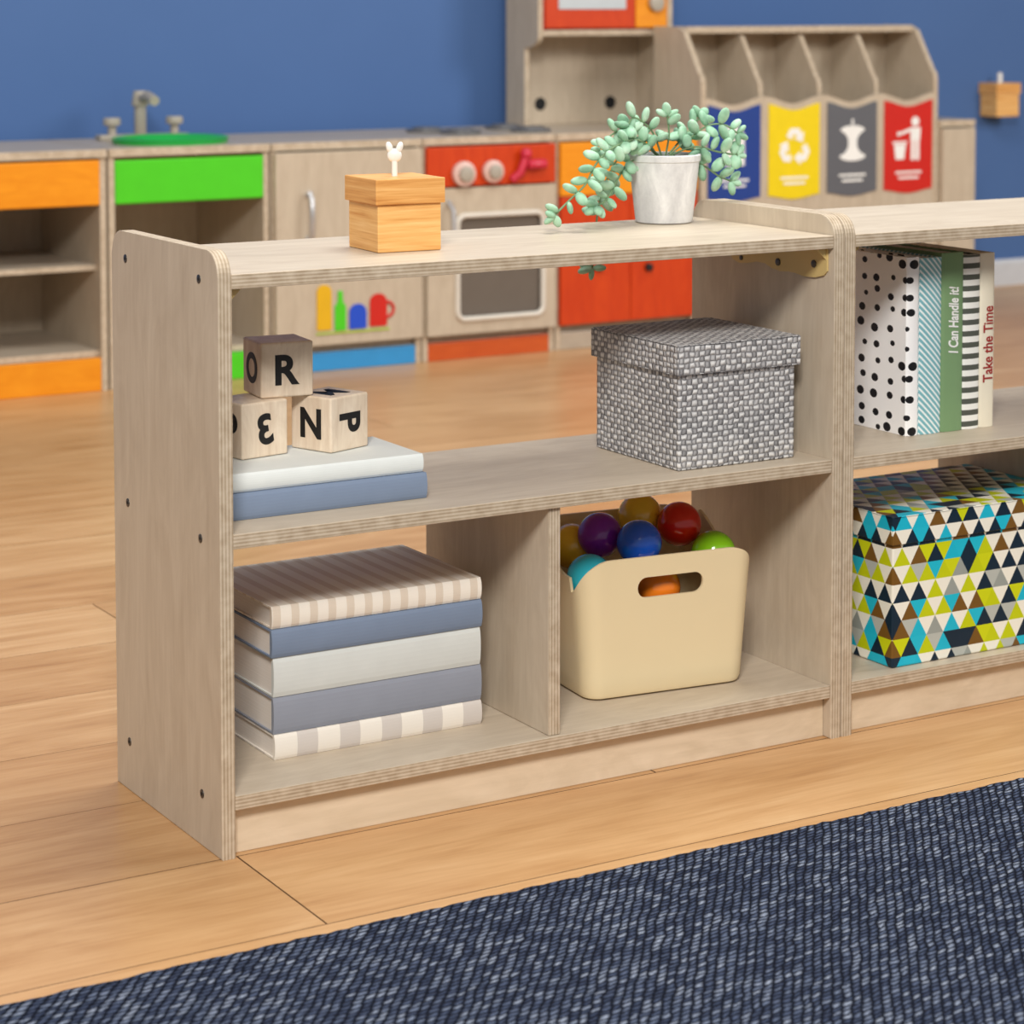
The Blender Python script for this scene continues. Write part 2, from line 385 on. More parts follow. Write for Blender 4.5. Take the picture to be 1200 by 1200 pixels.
# ------------------------------------------------------------------ storage shelf
D, W, T_, M_, B_, H = .28468, .76514, .58715, .32723, .06285, .61
SH = 'birch storage shelves joined in a row'
def make_shelf():
    t = thing('storage_shelf', 'birch plywood storage shelf with the lettered blocks, potted succulent and cream bin of balls', 'shelf', (0, 0, 0), 0, SH)
    prof = rrect(0, D, 0, H, [0, 0, .026, .026], 8)
    for x in (0, W):
        b = B(); prism(b, prof, 'x', x, x+TH, .0012); obj('side_panel', b, [W_Z, P_X], t, edge_axis=0)
    x0, x1 = TH+.0002, W-.0002
    for z in (T_, M_, B_): box('shelf_board', (x0, .001, z-TH), (x1, D-.001, z), [W_X, P_Z], t, .001, 2)
    xd = .385
    box('divider', (xd, .006, B_+.0002), (xd+TH, D-.002, M_-TH-.0002), [W_Z, P_X], t, .001, 0)
    for y in (.014, D-.03): box('kick_board', (x0, y, 0), (x1, y+.012, B_-TH-.0002), W_K, t, .0008)
    for u, v in ((147, 303), (233, 327), (150, 589), (235, 631), (152, 869), (237, 930)):
        p = at(u, v, 0, 0); b = B(); cyl(b, (-.0001, p.y, p.z), .0046, .0010, 'x', bev=.0003); o = obj('screw', b, SCREW, t, True)
        b = B(); cyl(b, (-.0007, p.y, p.z), .0018, .0004, 'x', seg=6); obj('hex_socket', b, HOLE, o)
    zt = T_-TH-.0003
    outl = [at(u, v, 0, W-.0026) for u, v in ((969, 318), (965, 323), (955, 325), (942, 324), (932, 320), (924, 318), (914, 318), (904, 314), (896, 308), (886, 306), (876, 308), (866, 308), (859, 304), (856, 299))]
    yz = [(p.y, p.z) for p in outl]; yz += [(yz[-1][0], zt), (yz[0][0], zt)]
    s1, s2, s3 = at(954, 309, 0, W-.0026), at(912, 307, 0, W-.0026), at(869, 302, 0, W-.0026)
    for x in (TH+.0002, W-.0026):
        lf = x < .3
        b = B(); prism(b, yz, 'x', x, x+.0024, .0004)
        bx(b, (x if lf else x-.012, .014, zt-.002), (x+.0024 if not lf else x+.014, .190, zt), .0004)
        xe = x+.0022 if lf else x+.0002; sg = 1 if lf else -1
        prism(b, [(xe, zt-.001), (xe+sg*.013, zt-.001), (xe+sg*.007, zt-.007), (xe, zt-.014)], 'y', .012, .016)
        br = obj('bracket', b, BRASS, t)
        xx = x+.003 if lf else x-.0006
        for s_, r_ in ((s1, .0045), (s2, .0045), (s3, .003)):
            b = B(); cyl(b, (xx, s_.y, s_.z), r_, .0016, 'x', bev=.0004); obj('screw', b, SCREW, br, True)
    return t
shelf = make_shelf()
sh2 = copy_tree(shelf); sh2.location = (W+TH+.0012, 0, 0)
sh2['label'] = 'birch plywood storage shelf holding the row of upright books and triangle print box'
SX = sh2.location.x

# ------------------------------------------------------------------ keepsake box with key
def ebox(z, near, uL, uR, a, depth=None):
    P = at(*near, 2, z); e1 = Vector((cos(a), sin(a), 0)); e2 = Vector((-sin(a), cos(a), 0))
    return P, along(P, e1, uR), (along(P, e2, uL) if depth is None else depth)
def keepsake(name, label, loc, rz, w, d, h1, h2, key=True):
    t = thing(name, label, 'box', loc, rz)
    b = B(); bx(b, (0, 0, 0), (w, d, h1), .001); obj('box_body', b, OAK, t)
    b = B(); bx(b, (-.0035, -.0035, h1+.0002), (w+.0035, d+.0035, h1+h2), .001); lid = obj('lid', b, OAKD, t)
    b = B(); z = h1+h2; c = Vector((w/2, d/2, z))
    if key:
        tube(b, [c, c+Vector((0, 0, .016))], .0032, 12)
        e = Vector((cos(-.45), sin(-.45), 0)); cc = c+Vector((0, 0, .0225)); Rz = Matrix.Rotation(-.45, 4, 'Z')
        ball(b, cc, .0080, (1, .5, .95), Rz)
        for s in (-1, 1):
            ball(b, cc+e*s*.0055+Vector((0, 0, .0085)), .0066, (.55, .45, 1), Rz @ Matrix.Rotation(s*.3, 4, 'Y'))
        obj('winding_key', b, WHITE, t, True)
    else:
        tube(b, [c, c+Vector((0, 0, .030))], .007, 12); obj('peg', b, WHITE, t, True)
    return t
P, w, d = ebox(T_, (443, 297), 409, 517, R(-3)); h1 = hfor(P, 241)
keepsake('keepsake_box', 'honey coloured wooden cube box with lid and white key on the shelf top', P+Vector((0, 0, .0003)), R(-3), w, d, h1, .0275)

# ------------------------------------------------------------------ books
def book(name, label, loc, L, Dp, Tk, cover, group, rz=0, upright=False, pagem=None):
    t = thing(name, label, 'book', loc, rz, group); c = .0018
    def rb(bm, lo, hi, bev, seg=2):
        if upright: bx(bm, (lo[2], lo[1], lo[0]), (hi[2], hi[1], hi[0]), bev, seg)
        else: bx(bm, lo, hi, bev, seg)
    n = 8
    so = [(.0026-.0026*sin(pi*k/n)**.6, Tk*k/n) for k in range(n+1)]
    out = [(Dp, 0)]+so+[(Dp, Tk), (Dp, Tk-c), (.0056, Tk-c), (.0056, c), (Dp, c)]
    b = B(); prism(b, out, 'x', 0, L, .0003)
    if upright:
        for v in b.verts: v.co = Vector((v.co.z, v.co.y, v.co.x))
    obj('cover', b, cover, t)
    b = B(); rb(b, (.0022, .0058, c+.0001), (L-.0022, Dp-.004, Tk-c-.0001), 0)
    obj('pages', b, pagem or (PAGES_UP if upright else PAGES), t)
    return t
SLATE = plain('slate_blue_cloth', rgb(128, 144, 169), .75, .2); PALEG = plain('pale_grey_cloth', rgb(218, 222, 219), .75, .2)
GREYB = plain('grey_blue_cloth', rgb(150, 155, 168), .75, .2); ICE = plain('ice_white_cloth', rgb(232, 237, 235), .7, .2)
TANS = stripes('tan_stripe_cloth', rgb(245, 238, 226), rgb(226, 213, 196), .0215, .58)
GRYS = stripes('grey_stripe_cloth', rgb(240, 233, 222), rgb(212, 204, 197), .0500, .52)
P = at(501, 584, 2, M_); x0 = .0165; hb = hfor(P, 553.5); dd = .155
g = 'pair of flat books under the letter blocks'
book('book', 'flat slate blue book at the bottom of the pair beneath the blocks', (x0, P.y, M_+.0004), P.x-x0, dd, hb-.0008, SLATE, g)
zb = M_+hb; Pw = at(496.5, 553, 2, zb); hw = hfor(Pw, 531.5)
dw = along(Pw+Vector((0, 0, hw)), Vector((0, 1, 0)), 437)
book('book', 'flat white book directly under the letter blocks', (x0+.001, Pw.y, zb+.0002), Pw.x-x0-.001, dw, hw-.0004, ICE, g)
zt = zb+hw
g = 'stack of five flat books in the lower left compartment'
P = at(323, 892, 2, B_); z = B_+.0003
rows5 = [(862, GRYS, 'flat book with wide pale grey stripes at the bottom of the stack of five', 322.5, 565),
         (818, GREYB, 'flat grey blue book, second from the bottom of the stack of five', 321, 564.5),
         (771.5, PALEG, 'flat pale grey book in the middle of the stack of five', 321, 563.5),
         (738.5, SLATE, 'flat slate blue book just under the cream striped one in the stack of five', 319, 565.5),
         (711, TANS, 'flat cream and tan striped book on top of the stack of five', 319, 564.5)]
for (v, m, lab, ul, ur), dy in zip(rows5, (0, .0015, .0005, -.0012, .0006)):
    q = Vector((P.x, P.y+dy, z)); h = hfor(q, v); q.x += along(q, Vector((1, 0, 0)), ul); L = along(q, Vector((1, 0, 0)), ur)
    book('book', lab, tuple(q), L, .185, h-.0006, m, g); z += h
g = 'upright books in the right shelf'
STT = stripes('teal_diagonal_print', rgb(232, 242, 242), rgb(122, 180, 190), .0080, .42, 'v', 1.0)
BWS = stripes('olive_white_stripe_print', rgb(242, 242, 236), rgb(84, 88, 80), .0140, .52, 'v')
GRNC = plain('leaf_green_cover', rgb(124, 158, 112), .6); CRMC = plain('cream_cover', rgb(242, 234, 212), .6)
TXTW = plain('pale_lettering', rgb(252, 252, 250), .6); TXTR = plain('brick_red_lettering', rgb(164, 34, 30), .6)
ups = [(1062, 1077, 512, 302, DOTS, 'upright white book with black polka dots, first of the upright row', .165),
       (1077.5, 1103, 511, 303, STT, 'upright book with teal diagonal stripes beside the polka dot one', .16),
       (1103.5, 1128.5, 508, 297, GRNC, 'upright green book titled I Can Handle it!', .17),
       (1129, 1148, 505, 299, BWS, 'upright book with dark and white stripes between the green and cream ones', .16),
       (1148.5, 1165, 503, 297, CRMC, 'upright cream book titled Take the Time', .17)]
P0 = at(1062, 512, 2, M_); xc = P0.x
for i, (ua, ub, vb, vt, m, lab, dp) in enumerate(ups):
    q = Vector((xc, at((ua), vb, 2, M_).y, M_+.0003)); q.y = max(.07, min(q.y, .115))
    wv = along(q, Vector((1, 0, 0)), ub)
    h = hfor(q, vt); t = book('book', lab, tuple(q), h, dp, wv-.0004, m, g, upright=True)
    if i in (2, 4):
        s = 'I Can Handle it!' if i == 2 else 'Take the Time'
        zz = hfor(q, 376 if i == 2 else 404)
        Mx = T3((wv/2, -.0004, zz)) @ FRONT @ Matrix.Rotation(pi/2, 4, 'Z') @ Matrix.Diagonal((.92 if i == 2 else .90, 1.5 if i == 2 else 1.2, 1, 1))
        text('title_lettering', s, .0140 if i == 2 else .0178, TXTW if i == 2 else TXTR, t, Mx, .0001, .00035 if i == 2 else .0003, .18 if i == 2 else 0)
    xc += wv

# ------------------------------------------------------------------ letter blocks
def block(label, P, a, s, front, left, top=None, frot=0, lrot=0, trot=0, lsz=.74, lsh=0, mir=1):
    t = thing('letter_block', label, 'toy block', P, a, 'wooden letter blocks')
    b = B(); bx(b, (0, 0, 0), (s, s, s), .0022, 3); obj('block', b, BLK, t)
    c = s/2; Z = lambda r: Matrix.Rotation(r, 4, 'Z'); bo = .0014
    text('letter', front, s*.74, BLACK, t, T3((c, -.0002, c)) @ FRONT @ Z(frot) @ Matrix.Diagonal((mir, 1, 1, 1)), .0002, bo)
    text('letter', left, s*lsz, BLACK, t, T3((-.0002, c+lsh*s, c)) @ LEFTF @ Z(lrot), .0002, bo)
    if top: text('letter', top, s*.74, BLACK, t, T3((c, c, s+.0002)) @ Z(trot), .0002, bo)
    return t
s = .059
Pr = at(388, 532, 2, zt); Pr.z = zt+.0003
block('wooden block with letters N and P, lower right of the three blocks', Pr, R(20.6), s, 'P', 'N', 'M', -pi/2, 0, pi)
Pl = at(284, 540, 2, zt); Pl.z = zt+.0003
block('wooden block showing a reversed 3, lower left of the three blocks', Pl, R(10.8), s, '3', 'P', None, R(8), 0, 0, .85, -.15, -1)
Pt = at(306, 468, 2, zt+s+.0005); Pt.z = zt+s+.0008
block('wooden block with letters O and R sitting on the two others', Pt, R(-5.5), s, 'R', 'O')

# ------------------------------------------------------------------ lidded boxes
def lidbox(name, label, cat, P, a, w, d, h, hl, m, ov):
    t = thing(name, label, cat, P, a)
    b = B(); bx(b, (0, 0, 0), (w, d, h-.003), .0025, 3); obj('box_body', b, m, t)
    b = B(); prof = rrect(-ov, w+ov, -ov, d+ov, .003, 3)
    prism(b, prof, 'z', h-.003+.0003, h, .001)
    for lo, hi in (((-ov, -ov), (w+ov, -.0006)), ((-ov, d+.0006), (w+ov, d+ov)), ((-ov, -.0006), (-.0006, d+.0006)), ((w+.0006, -.0006), (w+ov, d+.0006))):
        bx(b, (lo[0], lo[1], h-hl), (hi[0], hi[1], h-.0005), .0006)
    obj('lid', b, m, t); return t
P, w, d = ebox(M_, (795, 553), 698.5, 931, 0); hh = hfor(P, 405)
lidbox('storage_box', 'grey and white woven lidded storage box on the middle shelf', 'box', P+Vector((0, 0, .0003)), 0, w, d, hh, .034, WEAVE, .0045)
P, w, d = ebox(B_, (1045, 784), 1000, 1262, 0, .2); hh = hfor(P, 606)
w = min(w, SX+.385-.006-P.x)
lidbox('storage_box', 'colourful triangle print lidded box in the right shelf', 'box', P+Vector((0, 0, .0003)), 0, w, d, hh, .034, TRI, .003)

# ------------------------------------------------------------------ cream bin
P = at(689, 825, 2, B_); aB = R(-6); e1 = Vector((cos(aB), sin(aB), 0))
bw = along(P, e1, 875); bh = hfor(P, 659); bd = .158; tp = .0085
bin_ = thing('storage_bin', 'cream plastic bin with cut out handle full of coloured balls', 'bin', P+Vector((0, 0, .0003)), aB)
def ring(off, z):
    k = z/bh; x0, x1, y0, y1 = -tp*k+off, bw+tp*k-off, -tp*k*.7+off, bd+tp*k*.7-off
    return rrect(x0, x1, y0, y1, max(.022-off, .004), 8)
def dense(pts):
    o = []
    for i, p in enumerate(pts):
        q = pts[(i+1) % len(pts)]; L = math.hypot(q[0]-p[0], q[1]-p[1])
        m_ = 1 if L < .02 else 24
        for j in range(m_): o.append((p[0]+(q[0]-p[0])*j/m_, p[1]+(q[1]-p[1])*j/m_))
    return o
def sm(x): x = max(0, min(1, x)); return x*x*(3-2*x)
bm = B(); th = .0034
bo = dense(ring(0, 0)); nb = len(bo)
def toph(p):
    yy = (p[1]+tp*.7)/(bd+2*tp*.7)
    h = bh-.024*sm(yy/.20)+.042*sm((yy-.26)/.60)
    xe = min(p[0]+tp, bw+tp-p[0]); ed = min(yy, 1-yy)
    if ed < .2 and xe < .035: h -= .016*(1-min(1, xe/.035))**2
    return h
lv = 9; OUT = []; INN = []
to = dense(ring(0, bh)); ti = dense(ring(th, bh)); bi = dense(ring(th+.001, 0))
hs = [toph(p) for p in to]
bo2 = dense(ring(.008, 0)); bo3 = dense(ring(.0025, 0))
OUT.append([bm.verts.new((p[0], p[1], 0)) for p in bo2]); OUT.append([bm.verts.new((p[0], p[1], .0025)) for p in bo3])
for k in range(lv+1):
    f = k/lv
    OUT.append([bm.verts.new((bo[i][0]+(to[i][0]-bo[i][0])*f, bo[i][1]+(to[i][1]-bo[i][1])*f, .008+(hs[i]-.008)*f)) for i in range(nb)])
for k in range(lv+1):
    f = 1-k/lv
    INN.append([bm.verts.new((bi[i][0]+(ti[i][0]-bi[i][0])*f, bi[i][1]+(ti[i][1]-bi[i][1])*f, .005+(hs[i]-.005)*f)) for i in range(nb)])
allr = OUT+INN
for A, C in zip(allr, allr[1:]):
    for i in range(nb): bm.faces.new((A[i], A[(i+1) % nb], C[(i+1) % nb], C[i]))
bm.faces.new(OUT[0][::-1]); bm.faces.new(INN[-1])
body = obj('bin_body', bm, CREAM, bin_, True)
def slot(u0, u1, v0, v1):
    s0, s1 = along(P, e1, u0), along(P, e1, u1)
    za = hfor(P+e1*((s0+s1)/2), (v0+v1)/2); hz = .0118
    return s0, s1, za-hz, za+hz
xa, xb, za, zb_ = slot(745, 821, 671, 698)
b = B(); prism(b, rrect(xa, xb, za, zb_, .0112, 8), 'y', -.05, .05)
cut = obj('cut', b, CREAM); cut.location = bin_.location; cut.rotation_euler = (0, 0, aB)
md = body.modifiers.new('b', 'BOOLEAN'); md.operation = 'DIFFERENCE'; md.object = cut; md.solver = 'EXACT'
bpy.context.view_layer.update()
me = bpy.data.meshes.new_from_object(body.evaluated_get(bpy.context.evaluated_depsgraph_get()))
if len(me.polygons) > 100:
    body.modifiers.clear(); body.data = me
    me.shade_smooth(); me.set_sharp_from_angle(angle=R(40))
else: body.modifiers.clear()
bpy.data.objects.remove(cut)
def ballm(n, c): 
    m = NT(n, .14, .5); m.b.inputs['Coat Weight'].default_value = .4; m.b.inputs['Coat Roughness'].default_value = .06
    f = m.noise(m.coord(), 12, 2); m.col(m.mix(f, tuple(x*.9 for x in c[:3])+(1,), c)); return m.m
cols = {'purple': rgb(134, 38, 174), 'blue': rgb(28, 98, 222), 'gold': rgb(255, 210, 60), 'red': rgb(218, 36, 20), 'green': rgb(140, 206, 28), 'teal': rgb(48, 192, 214), 'orange': rgb(248, 134, 34)}
bmats = {k: ballm(k+'_ball_plastic', v) for k, v in cols.items()}
y0b = P.y
for c, u, v, y, lab in (('purple', 703, 627, .085, 'glossy purple ball at the left of the heap in the cream bin'),
    ('blue', 749, 636, .033, 'glossy dark blue ball at the front middle of the cream bin'),
    ('gold', 750, 604, .113, 'glossy gold ball at the top back of the cream bin, behind the blue one'),
    ('red', 796, 614, .068, 'glossy red ball behind the bin handle, highest of the heap'),
    ('green', 836, 648, .024, 'glossy lime green ball at the right side of the cream bin'),
    ('gold', 670, 640, .119, 'glossy gold ball at the far left, half hidden by the divider'),
    ('teal', 691, 676, .038, 'glossy light blue ball low at the left edge of the cream bin'),
    ('orange', 771, 688, .026, 'glossy orange ball seen through the handle slot of the bin')):
    q = at(u, v, 1, y0b+y); b = B(); ball(b, (0, 0, 0), .0264, u=40, v=28)
    o = tag(obj('ball', b, bmats[c], None, True), lab, 'ball', 'plastic balls in the cream bin'); o.location = q

# ------------------------------------------------------------------ potted succulent
yc = .238; pc = at(778, 250, 1, yc); pcx = pc.x
pot = thing('potted_succulent', 'trailing pale green succulent in a whitewashed pot on the shelf top', 'potted plant', (pcx, yc, T_+.0003))
b = B(); ph = .083
lathe(b, [(.031, 0), (.0342, .001), (.035, .004), (.0428, ph-.009), (.0442, ph-.008), (.0447, ph-.001), (.0437, ph), (.0415, ph), (.0405, ph-.004), (.040, ph-.012)])
obj('pot', b, POT, pot, True)
b = B(); cyl(b, (0, 0, ph-.009), .0396, .004); obj('soil', b, SOIL, pot)
rl = random.Random(33)
strands = [[(772, 182, 0), (748, 164, -.02), (720, 172, -.035), (700, 190, -.04), (686, 216, -.045), (668, 234, -.045), (650, 252, -.045)],
           [(775, 182, 0), (764, 154, -.01), (744, 138, -.015), (734, 150, -.02)],
           [(770, 182, 0), (752, 158, .01), (732, 152, .01), (714, 160, .0), (702, 176, -.01)],
           [(780, 182, 0), (784, 158, -.005), (782, 136, -.01)],
           [(784, 182, 0), (806, 164, -.01), (828, 148, -.015), (848, 146, -.02), (864, 156, -.02)],
           [(786, 182, 0), (814, 172, -.02), (842, 178, -.025), (864, 182, -.02)],
           [(784, 180, .0), (808, 152, .01), (820, 138, .015)],
           [(786, 182, 0), (820, 192, -.01), (842, 206, -.01), (856, 212, -.01)],
           [(768, 182, 0), (738, 190, .0), (724, 210, -.01), (712, 232, -.02), (700, 242, -.02)],
           [(770, 182, 0), (742, 165, .03), (716, 200, .06), (702, 240, .065), (697, 285, .065), (694, 314, .065)]]
def crom(p, n):
    o = []
    for i in range(len(p)-1):
        p0, p1, p2, p3 = p[max(i-1, 0)], p[i], p[i+1], p[min(i+2, len(p)-1)]
        for j in range(n):
            t = j/n; o.append(.5*((2*p1)+(p2-p0)*t+(2*p0-5*p1+4*p2-p3)*t*t+(3*p1-p0-3*p2+p3)*t**3))
    o.append(p[-1]); return o
org = Vector((pcx, yc, T_+.0003))
for si, st in enumerate(strands):
    hang = si == len(strands)-1
    pts = [at(u, v, 1, yc+dy)-org for u, v, dy in st]
    for p in pts:
        if -.06 < p.y < .04 and p.z < .011: p.z = .011
    cv = crom(pts, 10); b = B(); tube(b, cv, .0012, 6); so = obj('stem', b, STEM, pot, True)
    b = B(); acc = 0; last = cv[0]; run = 0; sgn = 1; tot = sum((a_-c_).length for a_, c_ in zip(cv, cv[1:]))
    step = rl.uniform(.0115, .0150)
    for i in range(1, len(cv)):
        acc += (cv[i]-last).length; run += (cv[i]-last).length; last = cv[i]
        end = i == len(cv)-1
        if (acc < step and not end) or run < .020: continue
        acc = 0; step = rl.uniform(.0120, .0180); tdir = (cv[i]-cv[i-1]).normalized(); sgn = -sgn
        for kk in range(2 if not end else 3):
            view = Vector((-.5, -.85, .1)); perp = tdir.cross(view).normalized()
            if kk == 0: dr = perp*sgn+tdir*rl.uniform(.1, .8)+Vector((0, rl.uniform(-.5, .5), rl.uniform(-.1, .4)))
            elif kk == 1: dr = perp*-sgn*rl.uniform(.4, 1)+view*rl.uniform(-.5, .8)+tdir*.3
            else: dr = tdir+Vector((0, 0, .1))
            if kk == 1 and rl.random() < .25 and not end: continue
            dr.normalize(); Lf = rl.uniform(.0086, .0114)*(.85 if run > tot*.85 else 1)
            c = cv[i]+dr*Lf*1.05
            if -.26 < c.y < .045 and c.z < .0085 and not hang: c.z = .0085
            M4 = dr.to_track_quat('X', 'Z').to_matrix().to_4x4() @ Matrix.Rotation(rl.uniform(-.7, .7), 4, 'X')
            ball(b, c, Lf, (1, .70, .48), M4, 16, 12)
    if len(b.verts): obj('leaves', b, LEAF, so, True)
    else: b.free()

# ------------------------------------------------------------------ play kitchen
KY = 2.77; KZ = .53; KD = .39
def kx(u, y=KY): return at(u, 300, 1, y).x
def kz(u, v, y=KY): return at(u, v, 1, y).z
KG = 'play kitchen cabinets along the blue wall'
def carcass(name, label, x0, x1, interior_shelf=None, base=None, basem=None):
    w = x1-x0; t = thing(name, label, 'cabinet', (x0, KY, 0), 0, KG); s = .014
    for x in (0, w-s): box('side_panel', (x, 0, 0), (x+s, KD, KZ-.0185), [KW_Z, P_X], t, .001, 0)
    box('worktop', (-.0005, -.006, KZ-.018), (w+.0005, KD, KZ), [KW_X, P_Z], t, .001, 2)
    box('back_panel', (s+.0002, KD-.01, .0), (w-s-.0002, KD-.001, KZ-.0187), KW_Z, t, .0005)
    box('bottom_board', (s+.0002, .014, base-.014), (w-s-.0002, KD-.0105, base), [KW_X, P_Z], t, .0005, 2)
    if interior_shelf: box('shelf_board', (s+.0002, .03, interior_shelf-.012), (w-s-.0002, KD-.0105, interior_shelf), [KW_X, P_Z], t, .0005, 2)
    box('base_strip', (s+.0004, .0, 0), (w-s-.0004, .013, base-.0145), basem, t, .002)
    return t, w
t, w = carcass('play_cabinet', 'open play cabinet with orange strips at the far left of the play kitchen', .555, .944, .275, .088, ORANGE)
box('top_strip', (.0145, -.003, .408), (w-.0145, .011, .507), ORANGE, t, .003)
t, w = carcass('play_sink_cabinet', 'open play sink cabinet with green strips and a green basin', .950, 1.333, None, .075, GREEN)
box('top_strip', (.0145, -.003, .408), (w-.0145, .011, .504), GREEN, t, .003)
def sink():
    cx_, cy_ = kx(200, KY+.14)-.950, .135
    b = B(); R_ = [(.126, .004), (.130, .012), (.122, .015), (.112, .012), (.098, .0015)]
    rings = []
    for r, z in R_: rings.append([b.verts.new((cx_+r*1.05*cos(2*pi*j/40), cy_+r*.86*sin(2*pi*j/40), KZ+z)) for j in range(40)])
    b0 = [b.verts.new((v.co.x, v.co.y, KZ+.0002)) for v in rings[0]]; rings.insert(0, b0)
    for A, C in zip(rings, rings[1:]):
        for j in range(40): b.faces.new((A[j], A[(j+1) % 40], C[(j+1) % 40], C[j]))
    b.faces.new(rings[-1]); b.faces.new(rings[0][::-1])
    obj('sink_basin', b, GREEND, t, True)
    fx = kx(166, KY+.31)-.950; fy = .31
    b = B(); bx(b, (fx-.105, fy-.02, KZ+.0002), (fx+.115, fy+.02, KZ+.012), .003)
    cyl(b, (fx, fy, KZ+.045), .014, .07, bev=.002); cyl(b, (fx, fy, KZ+.095), .021, .035, r2=.015, bev=.002)
    tube(b, [(fx, fy, KZ+.092), (fx, fy-.05, KZ+.102), (fx, fy-.09, KZ+.092)], .012, 12)
    fo = obj('faucet', b, TAUPE, t, True)
    for sx in (-.07, .085):
        b = B(); cyl(b, (fx+sx, fy, KZ+.024), .010, .024); cyl(b, (fx+sx, fy, KZ+.042), .020, .018, bev=.003); obj('tap_knob', b, TAUPE, fo, True)
sink()
t, w = carcass('play_cupboard', 'play cupboard with long handle, painted bottles and blue base strip', 1.338, 1.722, None, .058, BLUEP)
dz0 = .062
b = B(); prism(b, rrect(.004, w-.004, dz0, KZ-.022, .006, 3), 'y', -.016, -.001, .0015); dr = obj('door', b, KW_Z, t)
hx = kx(357)-1.338; za, zb2 = kz(357, 283), kz(357, 224)
b = B(); tube(b, [(hx, -.016, zb2-.008), (hx, -.03, zb2-.003), (hx, -.040, zb2-.02), (hx, -.042, (za+zb2)/2), (hx, -.040, za+.02), (hx, -.03, za+.003), (hx, -.016, za+.008)], .0065, 10); obj('handle', b, CHROME, dr, True)
def dec(u0, u1, v0, v1, mat, neck=False, mug=False, nm='painted_bottle'):
    xa, xb = kx(u0)-1.338, kx(u1)-1.338; z0, z1 = kz((u0+u1)/2, v1), kz((u0+u1)/2, v0); r = (xb-xa)*.45; b = B()
    if neck:
        zc = z0+(z1-z0)*.6; xm = (xa+xb)/2; q = (xb-xa)*.2
        pts = [(xa, z0), (xb, z0), (xb, zc), (xm+q, zc+.012), (xm+q, z1), (xm-q, z1), (xm-q, zc+.012), (xa, zc)]
    else: pts = rrect(xa, xb, z0, z1, [.003, .003, r, r], 6)
    prism(b, pts, 'y', -.0195, -.0162, .0006)
    if mug: tube(b, [((xa+xb)/2+cos(a)*.02+(xb-xa)*.45, -.0178, (z0+z1)/2+sin(a)*.018) for a in [i*pi/8-pi/2 for i in range(9)]], .004, 8)
    obj(nm, b, mat, dr)
dec(367, 384, 333, 386, plain('mustard_paint', rgb(226, 176, 20), .4))
dec(388, 401, 340, 386, GREEN, True)
dec(405, 425, 355, 384, plain('cobalt_paint', rgb(26, 76, 200), .4), nm='painted_cup')
dec(429, 449, 343, 381, RED, mug=True, nm='painted_mug')
box('shelf_line', (kx(366)-1.338, -.0195, kz(400, 387)-.004), (kx(452)-1.338, -.0162, kz(400, 387)), plain('yellow_green_line', rgb(176, 200, 60), .4), dr, .0005)
t, w = carcass('play_oven', 'play oven with red knob panel, dark window and red base strip', 1.727, 2.090, None, .058, ORB)
zc = kz(575, 216)
box('control_panel', (.005, -.016, zc), (w-.005, -.001, KZ-.022), REDO, t, .002)
for u, v, r, m in ((538, 203, .030, PINKK), (572, 200, .027, PINKK)):
    x, z = kx(u)-1.727, kz(u, v); b = B(); cyl(b, (x, -.024, z), r, .016, 'y', bev=.003); k = obj('knob', b, m, t, True)
    b = B(); cyl(b, (x, -.037, z), r*.62, .010, 'y', bev=.003); obj('knob_cap', b, TAUPE, k, True)
x, z = kx(607)-1.727, kz(607, 195)
b = B(); tube(b, [(x-.028, -.02, z-.03), (x-.01, -.03, z-.012), (x+.002, -.032, z+.02)], .010, 10); ball(b, (x+.004, -.032, z+.032), .014); cyl(b, (x+.035, -.028, z+.006), .012, .05, 'x', bev=.003); obj('tap_lever', b, ROSE, t, True)
zo0, zo1 = .062, zc-.004
xa, xb = kx(532)-1.727, kx(632)-1.727; wz0, wz1 = kz(582, 370), kz(582, 250)
b = B()
for lo, hi in (((.005, wz1), (w-.005, zo1)), ((.005, zo0), (w-.005, wz0)), ((.005, wz0), (xa, wz1)), ((xb, wz0), (w-.005, wz1))):
    bx(b, (lo[0], -.016, lo[1]), (hi[0], -.001, hi[1]))
bmesh.ops.remove_doubles(b, verts=b.verts, dist=.0001)
dr = obj('oven_door', b, KW_Z, t)
b = B(); tube(b, [(x_, -.018, z_) for x_, z_ in rrect(xa, xb, wz0, wz1, .02, 5)], .0065, 8, True); obj('window_rim', b, plain('pale_rim', rgb(222, 216, 204), .4), dr, True)
box('oven_window', (xa, -.010, wz0), (xb, -.004, wz1), GLASS, dr, .0005)
hx = kx(522)-1.727
b = B(); tube(b, [(hx, -.016, kz(522, 300)), (hx, -.04, kz(522, 290)), (hx, -.04, kz(522, 245)), (hx, -.016, kz(522, 236))], .006, 10); obj('handle', b, CHROME, dr, True)
for u, dy in ((500, .22), (540, .12), (592, .24), (622, .12)):
    x = kx(u, KY+dy)-1.727
    if x < .05: x = .06
    b = B(); cyl(b, (x, dy, KZ+.004), .050, .0076, bev=.002); cyl(b, (x, dy, KZ+.010), .034, .005, bev=.001); obj('burner', b, DARKG, t, True)
t, w = carcass('play_stove_cabinet', 'red orange two door play cabinet under the microwave hutch', 2.095, 2.508, None, .058, KW_X)
xm = kx(735)-2.095; ze = kz(690, 228)
box('upper_panel', (.005, -.016, ze), (w-.005, -.001, KZ-.022), ORANGE, t, .002)
for a_, c_ in ((.005, xm-.001), (xm+.001, w-.005)):
    dd_ = box('door', (a_, -.016, .062), (c_, -.001, ze-.002), REDO, t, .002)
    u = 697 if a_ < .1 else 755; x, z = kx(u)-2.095, kz(u, 312)
    b = B(); cyl(b, (x, -.022, z), .010, .012, 'y', bev=.002); obj('knob', b, BLACK, dd_, True)
